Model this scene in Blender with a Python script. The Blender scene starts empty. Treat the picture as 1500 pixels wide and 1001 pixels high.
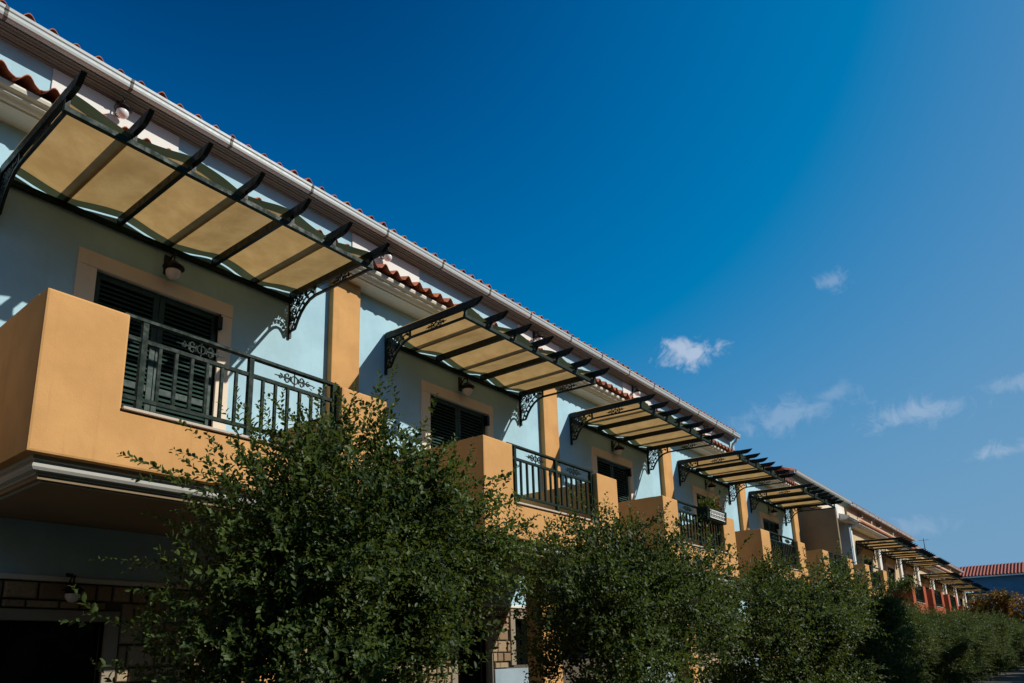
import bpy, bmesh, math, random
import numpy as np
from mathutils import Vector, Matrix

sc = bpy.context.scene
col = sc.collection
PI = math.pi

# ------------------------------------------------------------------ camera
CAM = Vector((-1.575, -8.737, -3.718))
yaw, pit, rol = math.radians(50.145), math.radians(13.7155), math.radians(-1.164)
fw = Vector((math.cos(pit) * math.sin(yaw), math.cos(pit) * math.cos(yaw), math.sin(pit)))
r0 = Vector((math.cos(yaw), -math.sin(yaw), 0))
u0 = r0.cross(fw)
Rv = r0 * math.cos(rol) + u0 * math.sin(rol)
Uv = -r0 * math.sin(rol) + u0 * math.cos(rol)
cd = bpy.data.cameras.new('camera')
cam = bpy.data.objects.new('camera', cd)
col.objects.link(cam)
cd.sensor_width = 36
cd.lens = 36 * 1049.2 / 1500
cd.shift_x = 53.9 / 1500
cd.shift_y = 202.0 / 1500
cd.clip_start = 0.05
cd.clip_end = 2000
M = Matrix((Rv, Uv, -fw)).transposed().to_4x4()
M.translation = CAM
cam.matrix_world = M
sc.camera = cam

# ------------------------------------------------------------------ sun, sky, exposure
SUN = Vector((0.56, -1.0, 0.80)).normalized()
ld = bpy.data.lights.new('sun', 'SUN')
ld.energy = 4.6
ld.angle = math.radians(0.53)
ld.color = (1.0, 0.955, 0.87)
sun = bpy.data.objects.new('sun', ld)
col.objects.link(sun)
sun.rotation_euler = (-SUN).to_track_quat('-Z', 'Y').to_euler()
sun.location = (20, -40, 40)

vs = sc.view_settings
vs.view_transform = 'Standard'
vs.look = 'None'
vs.exposure = 0.0
vs.gamma = 1.0
vs.use_curve_mapping = False
sc.render.engine = 'CYCLES'
sc.cycles.max_bounces = 6
sc.cycles.diffuse_bounces = 2
sc.cycles.transmission_bounces = 4
sc.cycles.use_denoising = True

world = bpy.data.worlds.new('World')
sc.world = world
world.use_nodes = True
wt = world.node_tree
bg = wt.nodes['Background']
bg.inputs[1].default_value = 0.10


class NT:
    """short helpers for building node trees"""
    def __init__(s, t):
        s.t = t
    def n(s, typ, **kw):
        nd = s.t.nodes.new(typ)
        for k, v in kw.items():
            setattr(nd, k, v)
        return nd
    def put(s, sock, v):
        if v is None:
            return
        if isinstance(v, bpy.types.NodeSocket):
            s.t.links.new(v, sock)
        else:
            sock.default_value = v
    def math(s, op, a, b=None, c=None, clamp=False):
        nd = s.n('ShaderNodeMath', operation=op)
        nd.use_clamp = clamp
        s.put(nd.inputs[0], a); s.put(nd.inputs[1], b); s.put(nd.inputs[2], c)
        return nd.outputs[0]
    def dot(s, a, b):
        nd = s.n('ShaderNodeVectorMath', operation='DOT_PRODUCT')
        s.put(nd.inputs[0], a); s.put(nd.inputs[1], b)
        return nd.outputs['Value']
    def mix(s, f, a, b, mode='MIX'):
        nd = s.n('ShaderNodeMix', data_type='RGBA', blend_type=mode)
        s.put(nd.inputs[0], f); s.put(nd.inputs[6], a); s.put(nd.inputs[7], b)
        return nd.outputs[2]
    def noise(s, vec, scale, detail=4, rough=0.55, dist=0.0):
        nd = s.n('ShaderNodeTexNoise')
        s.put(nd.inputs['Vector'], vec)
        nd.inputs['Scale'].default_value = scale
        nd.inputs['Detail'].default_value = detail
        nd.inputs['Roughness'].default_value = rough
        nd.inputs['Distortion'].default_value = dist
        return nd.outputs[0]
    def ramp(s, f, lo, hi, a=0.0, b=1.0):
        nd = s.n('ShaderNodeMapRange', interpolation_type='SMOOTHSTEP')
        s.put(nd.inputs[0], f)
        nd.inputs[1].default_value = lo; nd.inputs[2].default_value = hi
        nd.inputs[3].default_value = a; nd.inputs[4].default_value = b
        return nd.outputs[0]


w = NT(wt)
sky = w.n('ShaderNodeTexSky', sky_type='NISHITA')
sky.sun_disc = False
sky.sun_elevation = math.asin(SUN.z)
sky.sun_rotation = math.atan2(SUN.x, SUN.y)
sky.altitude = 300
sky.air_density = 0.7
sky.dust_density = 1.0
sky.ozone_density = 2.0
sep = w.n('ShaderNodeSeparateColor')
wt.links.new(sky.outputs[0], sep.inputs[0])
# grade the whole dome the same way: a polarised, deep blue sky
SKY_R, SKY_G, SKY_B = (1.75, 0.92, 0.72), (3.50, 0.72, 0.95), (5.35, 1.42, 0.70)
ch = []
for i, (amp, lo, fall) in enumerate((SKY_R, SKY_G, SKY_B)):
    ex = w.math('EXPONENT', w.math('MULTIPLY', w.math('SUBTRACT', lo, sep.outputs[i]), 1 / fall))
    ch.append(w.math('MAXIMUM', w.math('MULTIPLY', w.math('SUBTRACT', 1.0, ex), amp), 0.0))
cmb = w.n('ShaderNodeCombineColor')
for i in range(3):
    wt.links.new(ch[i], cmb.inputs[i])
skycol = cmb.outputs[0]
tc = w.n('ShaderNodeTexCoord')
dirv = tc.outputs['Generated']
nz = w.noise(dirv, 32, 9, 0.68, 0.8)
nz2 = w.noise(dirv, 9, 5, 0.6, 0.3)
# small fair-weather clouds, each at its own direction in the sky: direction, half width, half height, strength
CLOUDS = [((0.861, 0.341, 0.378), 0.050, 0.022, 1.15), ((0.886, 0.169, 0.431), 0.019, 0.014, 0.42),
          ((0.925, 0.245, 0.290), 0.060, 0.024, 0.42), ((0.956, 0.117, 0.268), 0.066, 0.018, 0.58),
          ((0.977, 0.039, 0.210), 0.045, 0.012, 0.6), ((0.960, 0.017, 0.281), 0.035, 0.012, 0.38),
          ((0.981, 0.137, 0.136), 0.035, 0.014, 0.28), ((0.930, 0.200, 0.305), 0.028, 0.011, 0.30)]
total = None
for d, su, sv, st in CLOUDS:
    dv = Vector(d).normalized()
    a = Vector((-dv.y, dv.x, 0)).normalized()
    b = dv.cross(a) * -1
    uu = w.math('MULTIPLY', w.dot(dirv, tuple(a)), 1 / su)
    vv = w.math('MULTIPLY', w.dot(dirv, tuple(b)), 1 / sv)
    rr = w.math('SQRT', w.math('ADD', w.math('MULTIPLY', uu, uu), w.math('MULTIPLY', vv, vv)))
    front = w.math('GREATER_THAN', w.dot(dirv, tuple(dv)), 0.5)
    q = w.math('ADD', rr, w.math('MULTIPLY', w.math('SUBTRACT', nz, 0.5), 3.4))
    q = w.math('ADD', q, w.math('MULTIPLY', w.math('SUBTRACT', nz2, 0.5), 1.6))
    m = w.math('MULTIPLY', w.ramp(q, 1.15, 0.0), front)
    m = w.math('MULTIPLY', m, st)
    total = m if total is None else w.math('MAXIMUM', total, m)
fin = w.mix(w.math('MULTIPLY', total, 0.62), skycol, (5.6, 6.3, 7.6, 1))
wt.links.new(fin, bg.inputs[0])


# ------------------------------------------------------------------ materials
def new_mat(name):
    m = bpy.data.materials.new(name)
    m.use_nodes = True
    t = NT(m.node_tree)
    p = m.node_tree.nodes['Principled BSDF']
    return m, t, p


def bump(t, p, h, strength, dist=0.01):
    b = t.n('ShaderNodeBump')
    b.inputs['Strength'].default_value = strength
    b.inputs['Distance'].default_value = dist
    t.put(b.inputs['Height'], h)
    t.t.links.new(b.outputs[0], p.inputs['Normal'])


def scale_col(c, k):
    return (c[0] * k, c[1] * k, c[2] * k, 1)


def plaster(name, c, var=0.12, dirt=(0.2, 0.17, 0.13), dirt_amt=0.25, rough=0.85):
    m, t, p = new_mat(name)
    o = t.n('ShaderNodeTexCoord').outputs['Object']
    n1 = t.noise(o, 1.3, 5, 0.6)
    n2 = t.noise(o, 7, 5, 0.65)
    # rain streaks: noise stretched along z
    mp = t.n('ShaderNodeMapping')
    mp.inputs['Scale'].default_value = (5.0, 5.0, 0.35)
    t.put(mp.inputs[0], o)
    n3 = t.noise(mp.outputs[0], 1.6, 5, 0.6)
    base = t.mix(t.ramp(n1, 0.3, 0.7), scale_col(c, 1 - var), scale_col(c, 1 + var * 0.6))
    base = t.mix(t.math('MULTIPLY', t.ramp(n2, 0.45, 0.75), var * 1.2), base, scale_col(c, 0.72))
    base = t.mix(t.math('MULTIPLY', t.ramp(n3, 0.55, 0.8), dirt_amt), base, dirt + (1,))
    t.put(p.inputs['Base Color'], base)
    p.inputs['Roughness'].default_value = rough
    p.inputs['Specular IOR Level'].default_value = 0.06
    f = t.noise(o, 90, 3, 0.6)
    h = t.math('ADD', t.math('MULTIPLY', f, 0.35), t.math('MULTIPLY', n2, 0.5))
    bump(t, p, h, 0.5, 0.010)
    return m


def painted(name, c, rough=0.4, metal=0.0, var=0.25, spec=0.5, bumpk=0.08):
    m, t, p = new_mat(name)
    o = t.n('ShaderNodeTexCoord').outputs['Object']
    n1 = t.noise(o, 6, 5, 0.6)
    t.put(p.inputs['Base Color'], t.mix(n1, scale_col(c, 1 - var), scale_col(c, 1 + var)))
    t.put(p.inputs['Roughness'], t.ramp(t.noise(o, 14, 3), 0.3, 0.7, rough * 0.8, min(1, rough * 1.25)))
    p.inputs['Metallic'].default_value = metal
    p.inputs['Specular IOR Level'].default_value = spec
    bump(t, p, t.noise(o, 60, 2), bumpk, 0.003)
    return m


def tile_mat(name, c):
    m, t, p = new_mat(name)
    o = t.n('ShaderNodeTexCoord').outputs['Object']
    rnd = t.n('ShaderNodeObjectInfo').outputs['Random']
    base = t.mix(rnd, scale_col(c, 0.62), scale_col(c, 1.25))
    base = t.mix(t.math('MULTIPLY', t.ramp(t.noise(o, 9, 5, 0.65), 0.45, 0.75), 0.55), base, (0.10, 0.06, 0.045, 1))
    base = t.mix(t.math('MULTIPLY', t.ramp(t.noise(o, 24, 4, 0.65), 0.58, 0.8), 0.4), base, (0.34, 0.24, 0.17, 1))
    t.put(p.inputs['Base Color'], base)
    p.inputs['Roughness'].default_value = 0.85
    bump(t, p, t.noise(o, 45, 3), 0.4, 0.006)
    return m


MAT = {}
MAT['blue'] = plaster('blue_plaster', (0.395, 0.595, 0.675), 0.10, (0.25, 0.32, 0.34), 0.30)
MAT['orange'] = plaster('orange_plaster', (0.61, 0.328, 0.125), 0.12, (0.38, 0.19, 0.065), 0.42)
MAT['cream'] = plaster('cream_plaster', (0.58, 0.44, 0.28), 0.08, (0.3, 0.22, 0.14), 0.2)
MAT['terracotta'] = plaster('terracotta_plaster', (0.40, 0.10, 0.05), 0.12, (0.2, 0.06, 0.03), 0.3)
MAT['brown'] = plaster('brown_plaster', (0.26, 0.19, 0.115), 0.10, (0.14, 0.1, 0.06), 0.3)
MAT['grey_blue'] = plaster('grey_blue_plaster', (0.30, 0.38, 0.43), 0.12, (0.12, 0.18, 0.24), 0.4)
MAT['white'] = plaster('white_paint', (0.74, 0.72, 0.67), 0.04, (0.42, 0.38, 0.31), 0.16, 0.7)
MAT['frame'] = plaster('cream_surround', (0.80, 0.66, 0.50), 0.05, (0.4, 0.32, 0.22), 0.15, 0.75)
MAT['cornice'] = plaster('cornice_paint', (0.76, 0.73, 0.64), 0.05, (0.40, 0.35, 0.27), 0.25, 0.75)
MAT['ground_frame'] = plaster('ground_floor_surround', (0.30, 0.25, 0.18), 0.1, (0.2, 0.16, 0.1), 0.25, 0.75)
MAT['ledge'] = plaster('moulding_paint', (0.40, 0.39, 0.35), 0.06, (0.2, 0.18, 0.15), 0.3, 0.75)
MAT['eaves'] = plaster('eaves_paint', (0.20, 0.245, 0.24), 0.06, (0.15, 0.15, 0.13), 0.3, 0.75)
MAT['gutter'] = painted('gutter_metal', (0.44, 0.47, 0.46), 0.4, 0.0, 0.08, 0.35)
MAT['joint'] = painted('gutter_joint_metal', (0.10, 0.09, 0.07), 0.55, 0.0, 0.3, 0.3)
MAT['metal'] = painted('dark_green_iron', (0.006, 0.011, 0.010), 0.5, 0.0, 0.3, 0.22)
MAT['rail'] = painted('green_railing_paint', (0.006, 0.018, 0.012), 0.55, 0.0, 0.25, 0.13)
MAT['shutter'] = painted('green_shutter_paint', (0.019, 0.044, 0.035), 0.5, 0.0, 0.3, 0.25)
MAT['black'] = painted('black_iron', (0.006, 0.006, 0.007), 0.5, 0.0, 0.3, 0.3)
MAT['sill'] = plaster('marble_sill', (0.56, 0.46, 0.37), 0.08, (0.3, 0.22, 0.16), 0.25, 0.55)
MAT['tile'] = tile_mat('terracotta_tile', (0.40, 0.115, 0.052))
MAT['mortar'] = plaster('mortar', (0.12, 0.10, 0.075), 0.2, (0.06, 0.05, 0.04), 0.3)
MAT['concrete'] = plaster('grey_concrete', (0.13, 0.12, 0.11), 0.2)


def stone_mat():
    m, t, p = new_mat('cladding_stone')
    o = t.n('ShaderNodeTexCoord').outputs['Object']
    rnd = t.n('ShaderNodeObjectInfo').outputs['Random']
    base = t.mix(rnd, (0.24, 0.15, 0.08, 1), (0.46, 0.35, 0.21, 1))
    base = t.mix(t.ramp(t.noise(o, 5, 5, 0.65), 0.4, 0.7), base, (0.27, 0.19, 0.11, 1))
    t.put(p.inputs['Base Color'], base)
    p.inputs['Roughness'].default_value = 0.9
    bump(t, p, t.noise(o, 14, 5, 0.65), 0.7, 0.02)
    return m


MAT['stone'] = stone_mat()


def glass_mat():
    m, t, p = new_mat('dark_glass')
    p.inputs['Base Color'].default_value = (0.004, 0.005, 0.006, 1)
    p.inputs['Roughness'].default_value = 0.06
    return m


MAT['glass'] = glass_mat()


def canvas_mat(name, ca, cb, cc):
    m, t, p = new_mat(name)
    o = t.n('ShaderNodeTexCoord').outputs['Object']
    n1 = t.noise(o, 2.2, 5, 0.6)
    n2 = t.noise(o, 160, 2)
    c = t.mix(t.ramp(n1, 0.3, 0.7), ca + (1,), cb + (1,))
    c = t.mix(t.math('MULTIPLY', n2, 0.2), c, cc + (1,))
    tr = t.n('ShaderNodeBsdfTranslucent')
    di = t.n('ShaderNodeBsdfDiffuse')
    t.put(tr.inputs[0], c); t.put(di.inputs[0], c)
    b = t.n('ShaderNodeBump')
    b.inputs['Strength'].default_value = 0.35
    b.inputs['Distance'].default_value = 0.02
    t.put(b.inputs['Height'], t.noise(o, 5, 4, 0.6, 0.8))
    t.t.links.new(b.outputs[0], tr.inputs['Normal']); t.t.links.new(b.outputs[0], di.inputs['Normal'])
    mx = t.n('ShaderNodeMixShader')
    mx.inputs[0].default_value = 0.52
    t.t.links.new(di.outputs[0], mx.inputs[1]); t.t.links.new(tr.outputs[0], mx.inputs[2])
    out = m.node_tree.nodes['Material Output']
    t.t.links.new(mx.outputs[0], out.inputs[0])
    return m


MAT['canvas'] = canvas_mat('tan_canvas', (0.48, 0.295, 0.112), (0.64, 0.415, 0.172), (0.37, 0.225, 0.08))
MAT['hem'] = canvas_mat('green_hem_cloth', (0.05, 0.062, 0.032), (0.075, 0.085, 0.045), (0.045, 0.055, 0.03))


def globe_mat():
    m, t, p = new_mat('opal_globe')
    p.inputs['Base Color'].default_value = (0.72, 0.68, 0.66, 1)
    p.inputs['Roughness'].default_value = 0.25
    p.inputs['Subsurface Weight'].default_value = 0.0
    return m


MAT['globe'] = globe_mat()


def leaf_mat(name, c1, c2, c3, trans=0.28):
    m, t, p = new_mat(name)
    at = t.n('ShaderNodeAttribute')
    at.attribute_name = 'tone'
    v = at.outputs['Fac']
    c = t.mix(t.ramp(v, 0.0, 0.7), c1 + (1,), c2 + (1,))
    c = t.mix(t.ramp(v, 0.8, 1.0), c, c3 + (1,))
    t.put(p.inputs['Base Color'], c)
    p.inputs['Roughness'].default_value = 0.5
    p.inputs['Specular IOR Level'].default_value = 0.25
    tr = t.n('ShaderNodeBsdfTranslucent')
    t.put(tr.inputs[0], t.mix(0.5, c, (0.16, 0.20, 0.02, 1)))
    mx = t.n('ShaderNodeMixShader')
    mx.inputs[0].default_value = trans
    out = m.node_tree.nodes['Material Output']
    t.t.links.new(p.outputs[0], mx.inputs[1]); t.t.links.new(tr.outputs[0], mx.inputs[2])
    t.t.links.new(mx.outputs[0], out.inputs[0])
    return m


MAT['leaf'] = leaf_mat('tree_leaf', (0.024, 0.046, 0.013), (0.085, 0.125, 0.028), (0.24, 0.27, 0.065), 0.36)
MAT['leaf_autumn'] = leaf_mat('autumn_leaf', (0.16, 0.09, 0.02), (0.36, 0.14, 0.02), (0.16, 0.15, 0.04))
MAT['leaf_pot'] = leaf_mat('pot_leaf', (0.09, 0.11, 0.02), (0.17, 0.17, 0.03), (0.30, 0.05, 0.03))
MAT['bark'] = plaster('bark', (0.09, 0.07, 0.05), 0.3)


def ground_mat():
    m, t, p = new_mat('ground_soil')
    o = t.n('ShaderNodeTexCoord').outputs['Object']
    c = t.mix(t.ramp(t.noise(o, 0.5, 6, 0.65), 0.35, 0.7), (0.045, 0.043, 0.034, 1), (0.085, 0.078, 0.06, 1))
    c = t.mix(t.math('MULTIPLY', t.noise(o, 18, 4), 0.4), c, (0.03, 0.03, 0.025, 1))
    t.put(p.inputs['Base Color'], c)
    p.inputs['Roughness'].default_value = 0.95
    bump(t, p, t.noise(o, 30, 4), 0.5, 0.02)
    return m


MAT['ground'] = ground_mat()


# ------------------------------------------------------------------ mesh helpers
class MB:
    def __init__(s):
        s.v = []; s.f = []; s.smooth = []
    def add(s, vs_, fs, smooth=False):
        o = len(s.v)
        s.v.extend([tuple(v) for v in vs_])
        for f in fs:
            s.f.append(tuple(i + o for i in f)); s.smooth.append(smooth)
        return s
    def box(s, x0, x1, y0, y1, z0, z1):
        return s.add([(x0, y0, z0), (x1, y0, z0), (x1, y1, z0), (x0, y1, z0), (x0, y0, z1), (x1, y0, z1), (x1, y1, z1), (x0, y1, z1)],
                     [(0, 3, 2, 1), (4, 5, 6, 7), (0, 1, 5, 4), (1, 2, 6, 5), (2, 3, 7, 6), (3, 0, 4, 7)])
    def prism_x(s, prof, x0, x1):
        """closed polygon in (y, z), swept along x"""
        n = len(prof)
        vs_ = [(x0, y, z) for y, z in prof] + [(x1, y, z) for y, z in prof]
        fs = [(i, (i + 1) % n, n + (i + 1) % n, n + i) for i in range(n)]
        fs += [tuple(range(n - 1, -1, -1)), tuple(range(n, 2 * n))]
        return s.add(vs_, fs)
    def prism_y(s, prof, y0, y1):
        """closed polygon in (x, z), swept along y"""
        n = len(prof)
        vs_ = [(x, y0, z) for x, z in prof] + [(x, y1, z) for x, z in prof]
        fs = [(i, (i + 1) % n, n + (i + 1) % n, n + i) for i in range(n)]
        fs += [tuple(range(n - 1, -1, -1)), tuple(range(n, 2 * n))]
        return s.add(vs_, fs)
    def tube(s, pts, r, n=6, cap=True, smooth=True):
        pts = [Vector(p) for p in pts]
        rs = r if isinstance(r, (list, tuple)) else [r] * len(pts)
        rings = []
        up = None
        for i, p in enumerate(pts):
            d = (pts[min(i + 1, len(pts) - 1)] - pts[max(i - 1, 0)])
            d = d.normalized() if d.length > 1e-9 else Vector((0, 0, 1))
            if up is None:
                up = Vector((0, 0, 1)) if abs(d.z) < 0.9 else Vector((1, 0, 0))
            a = up - d * up.dot(d)
            if a.length < 1e-5:
                a = d.orthogonal()
            a.normalize(); b = d.cross(a); up = a
            rings.append([p + (a * math.cos(2 * PI * (k + 0.5) / n) + b * math.sin(2 * PI * (k + 0.5) / n)) * rs[i] for k in range(n)])
        vs_ = [v for rg in rings for v in rg]
        fs = [(i * n + k, i * n + (k + 1) % n, (i + 1) * n + (k + 1) % n, (i + 1) * n + k) for i in range(len(pts) - 1) for k in range(n)]
        if cap:
            fs += [tuple(range(n - 1, -1, -1)), tuple(range((len(pts) - 1) * n, len(pts) * n))]
        return s.add(vs_, fs, smooth and n > 4)
    def lathe(s, prof, c, n=16, smooth=True):
        """profile of (radius, z) round a vertical axis at c"""
        vs_ = [(c[0] + r * math.cos(2 * PI * k / n), c[1] + r * math.sin(2 * PI * k / n), c[2] + z) for r, z in prof for k in range(n)]
        fs = [(i * n + k, i * n + (k + 1) % n, (i + 1) * n + (k + 1) % n, (i + 1) * n + k) for i in range(len(prof) - 1) for k in range(n)]
        fs += [tuple(range(n - 1, -1, -1)), tuple(range((len(prof) - 1) * n, len(prof) * n))]
        return s.add(vs_, fs, smooth)
    def mesh(s, name):
        me = bpy.data.meshes.new(name)
        me.from_pydata(s.v, [], s.f)
        me.polygons.foreach_set('use_smooth', s.smooth)
        me.update()
        return me
    def build(s, name, mat, parent=None, bevel=0.0, seg=1, sel=None):
        me = s.mesh(name)
        if bevel:
            bm = bmesh.new(); bm.from_mesh(me)
            bmesh.ops.remove_doubles(bm, verts=bm.verts, dist=1e-5)
            bmesh.ops.recalc_face_normals(bm, faces=bm.faces)
            es = [e for e in bm.edges if len(e.link_faces) == 2 and e.calc_face_angle(0) > 0.5 and (sel is None or sel(e))]
            bmesh.ops.bevel(bm, geom=es, offset=bevel, segments=seg, profile=0.6, affect='EDGES', clamp_overlap=True)
            bm.to_mesh(me); bm.free()
        me.materials.append(mat)
        return link(name, me, parent)


def link(name, me, parent=None):
    o = bpy.data.objects.new(name, me)
    col.objects.link(o)
    if parent is not None:
        o.parent = parent
    return o


def empty(name, loc):
    o = bpy.data.objects.new(name, None)
    o.empty_display_size = 0.3
    o.location = loc
    col.objects.link(o)
    return o


def tag(o, label=None, cat=None, group=None, kind=None):
    if label: o['label'] = label
    if cat: o['category'] = cat
    if group: o['group'] = group
    if kind: o['kind'] = kind
    return o


KIDS = {}


def kids_of():
    KIDS.clear()
    for o in col.objects:
        if o.parent is not None:
            KIDS.setdefault(o.parent.name, []).append(o)


def copy_tree(o, parent=None, swap=None, skip=()):
    c = o.copy()
    col.objects.link(c)
    if parent is not None:
        c.parent = parent
    if swap and c.type == 'MESH':
        for sl in c.material_slots:
            if sl.material and sl.material.name in swap:
                mm = swap[sl.material.name]
                sl.link = 'OBJECT'
                sl.material = mm
    for k in KIDS.get(o.name, ()):
        if k.name.split('.')[0] in skip:
            continue
        copy_tree(k, c, swap, skip)
    return c


def holed_wall(mb, x0, x1, z0, z1, y0, y1, holes):
    """front and back skins of a wall with rectangular openings and their reveals"""
    xs = sorted({x0, x1} | {h[0] for h in holes} | {h[1] for h in holes})
    zs = sorted({z0, z1} | {h[2] for h in holes} | {h[3] for h in holes})
    idx = {}
    def vi(x, y, z):
        k = (round(x, 5), round(y, 5), round(z, 5))
        if k not in idx:
            idx[k] = len(mb.v); mb.v.append(k)
        return idx[k]
    def face(*p):
        mb.f.append(tuple(vi(*q) for q in p)); mb.smooth.append(False)
    inside = lambda a, b: any(h[0] <= a <= h[1] and h[2] <= b <= h[3] for h in holes)
    for i in range(len(xs) - 1):
        for j in range(len(zs) - 1):
            a, b, c, d = xs[i], xs[i + 1], zs[j], zs[j + 1]
            if inside((a + b) / 2, (c + d) / 2):
                continue
            face((a, y0, c), (b, y0, c), (b, y0, d), (a, y0, d))
            face((b, y1, c), (a, y1, c), (a, y1, d), (b, y1, d))
    for a, b, c, d in list(holes):
        face((a, y0, c), (a, y0, d), (a, y1, d), (a, y1, c))
        face((b, y0, c), (b, y1, c), (b, y1, d), (b, y0, d))
        face((a, y0, d), (b, y0, d), (b, y1, d), (a, y1, d))
        face((a, y0, c), (a, y1, c), (b, y1, c), (b, y0, c))
    face((x0, y0, z0), (x0, y0, z1), (x0, y1, z1), (x0, y1, z0))
    face((x1, y0, z0), (x1, y1, z0), (x1, y1, z1), (x1, y0, z1))
    face((x0, y0, z1), (x1, y0, z1), (x1, y1, z1), (x0, y1, z1))
    face((x0, y0, z0), (x0, y1, z0), (x1, y1, z0), (x1, y0, z0))


def arc(c, r, a0, a1, n):
    return [(c[0] + r * math.cos(a0 + (a1 - a0) * i / n), c[1] + r * math.sin(a0 + (a1 - a0) * i / n)) for i in range(n + 1)]


def spiral(c, r0_, r1_, a0, a1, n=14):
    return [(c[0] + (r0_ + (r1_ - r0_) * i / n) * math.cos(a0 + (a1 - a0) * i / n),
             c[1] + (r0_ + (r1_ - r0_) * i / n) * math.sin(a0 + (a1 - a0) * i / n)) for i in range(n + 1)]


# ------------------------------------------------------------------ house measures (local to one house)
B0, B1 = -0.51, 5.49            # party lines
X0, X1, X2, X3, D = 0.411, 1.139, 3.709, 4.455, 2.24   # balcony in plan
ZT, ZS, ZB = -0.508, -1.462, -2.0
GROUND = -5.3
XL, XR = 0.475, 4.456           # first and last rafter of the awning
TS = 6.0 / 22                   # tile spacing


def tile_mesh(length=0.6, slope=0.36):
    """one S-shaped roof tile, front edge at y = 0, rising towards +y"""
    n = 12
    th = 0.016
    mb = MB()
    top, bot = [], []
    for yy in (0.0, length):
        k = 1.0 if yy == 0 else 0.9
        for i in range(n + 1):
            t_ = i / n
            x = (t_ - 0.5) * TS * 1.03
            h = 0.078 * math.cos(2 * PI * (t_ - 0.5)) * k
            if h < 0:
                h *= 0.5
            top.append((x, yy, h + th + yy * slope)); bot.append((x, yy, h + yy * slope))
    m = n + 1
    V = top + bot
    F = []
    for i in range(n):
        F.append((i, i + 1, m + i + 1, m + i))
        F.append((2 * m + i, 3 * m + i, 3 * m + i + 1, 2 * m + i + 1))
        F.append((i, 2 * m + i, 2 * m + i + 1, i + 1))
    F += [(0, m, 3 * m, 2 * m), (n, 2 * m + n, 3 * m + n, m + n)]
    mb.add(V, F, True)
    me = mb.mesh('tile')
    me.materials.append(MAT['tile'])
    return me


TILE = tile_mesh()


def tile_row_merged(mb, x0, y, z, n):
    for i in range(n):
        xo = x0 + (i + 0.5) * TS
        mb.add([(v.co.x + xo, v.co.y + y, v.co.z + z) for v in TILE.vertices], [tuple(p.vertices) for p in TILE.polygons], True)


def stones_rects(rng, x0, x1, z0, z1, holes):
    out = []
    z = z1
    while z > z0 + 0.05:
        h = rng.uniform(0.17, 0.27)
        h = min(h, z - z0)
        x = x0
        while x < x1 - 0.03:
            w_ = rng.uniform(0.15, 0.36)
            if x + w_ > x1 - 0.12:
                w_ = x1 - x
            if rng.random() < 0.3 and h > 0.21:
                c = rng.uniform(0.4, 0.6) * h
                out += [(x, x + w_, z - c, z), (x, x + w_, z - h, z - c)]
            else:
                out.append((x, x + w_, z - h, z))
            x += w_
        z -= h
    res = []
    for a, b, c, d in out:
        ok = True
        for ha, hb, hc, hd in holes:
            if a < hb and b > ha and c < hd and d > hc:
                # clip against the opening where a usable piece remains
                if a < ha - 0.08: b = ha
                elif b > hb + 0.08: a = hb
                elif d > hd + 0.06: c = hd
                elif c < hc - 0.06: d = hc
                else: ok = False
        if ok:
            res.append((a, b, c, d))
    return res


def stone_mesh():
    mb = MB()
    k, q = 0.5, 0.43
    mb.add([(-k, 0, -k), (k, 0, -k), (k, 0, k), (-k, 0, k), (-k, -0.7, -k), (k, -0.7, -k), (k, -0.7, k), (-k, -0.7, k),
            (-q, -1, -q), (q, -1, -q + .03), (q - .02, -1, q), (-q, -1, q)],
           [(0, 1, 5, 4), (1, 2, 6, 5), (2, 3, 7, 6), (3, 0, 4, 7), (4, 5, 9, 8), (5, 6, 10, 9), (6, 7, 11, 10), (7, 4, 8, 11), (8, 9, 10, 11)])
    me = mb.mesh('stone')
    me.materials.append(MAT['stone'])
    return me


STONE = stone_mesh()


def motif(mb, plane, cx_, cz_, half, h):
    """a wrought-iron scroll panel: four spirals, rings and a centre bar. plane(a, b) -> point"""
    r = 0.0085
    for sx in (-1, 1):
        for sz in (-1, 1):
            p = spiral((cx_ + sx * half * 0.36, cz_ + sz * h * 0.2), h * 0.27, h * 0.07, (PI if sx > 0 else 0), (PI if sx > 0 else 0) + sx * sz * 3.6 * PI / 1.6, 12)
            mb.tube([plane(*q) for q in p], r, 4)
        p = spiral((cx_ + sx * half * 0.72, cz_), h * 0.22, h * 0.05, PI * 0.5, PI * 0.5 + sx * 3.2 * PI / 1.5, 12)
        mb.tube([plane(*q) for q in p], r, 4)
        mb.tube([plane(cx_ + sx * half * 0.5, cz_ - h * 0.06 * k) for k in (-4, 4)], r, 4)
        mb.tube([plane(cx_ + sx * half * 0.2, cz_), plane(cx_ + sx * half, cz_)], [r * 1.6, r * 0.7], 4)
    p = arc((cx_, cz_), h * 0.3, 0, 2 * PI, 12)
    mb.tube([plane(*q) for q in p], r, 4)
    mb.tube([plane(cx_, cz_ - h * 0.5), plane(cx_, cz_ + h * 0.5)], r, 4)


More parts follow.
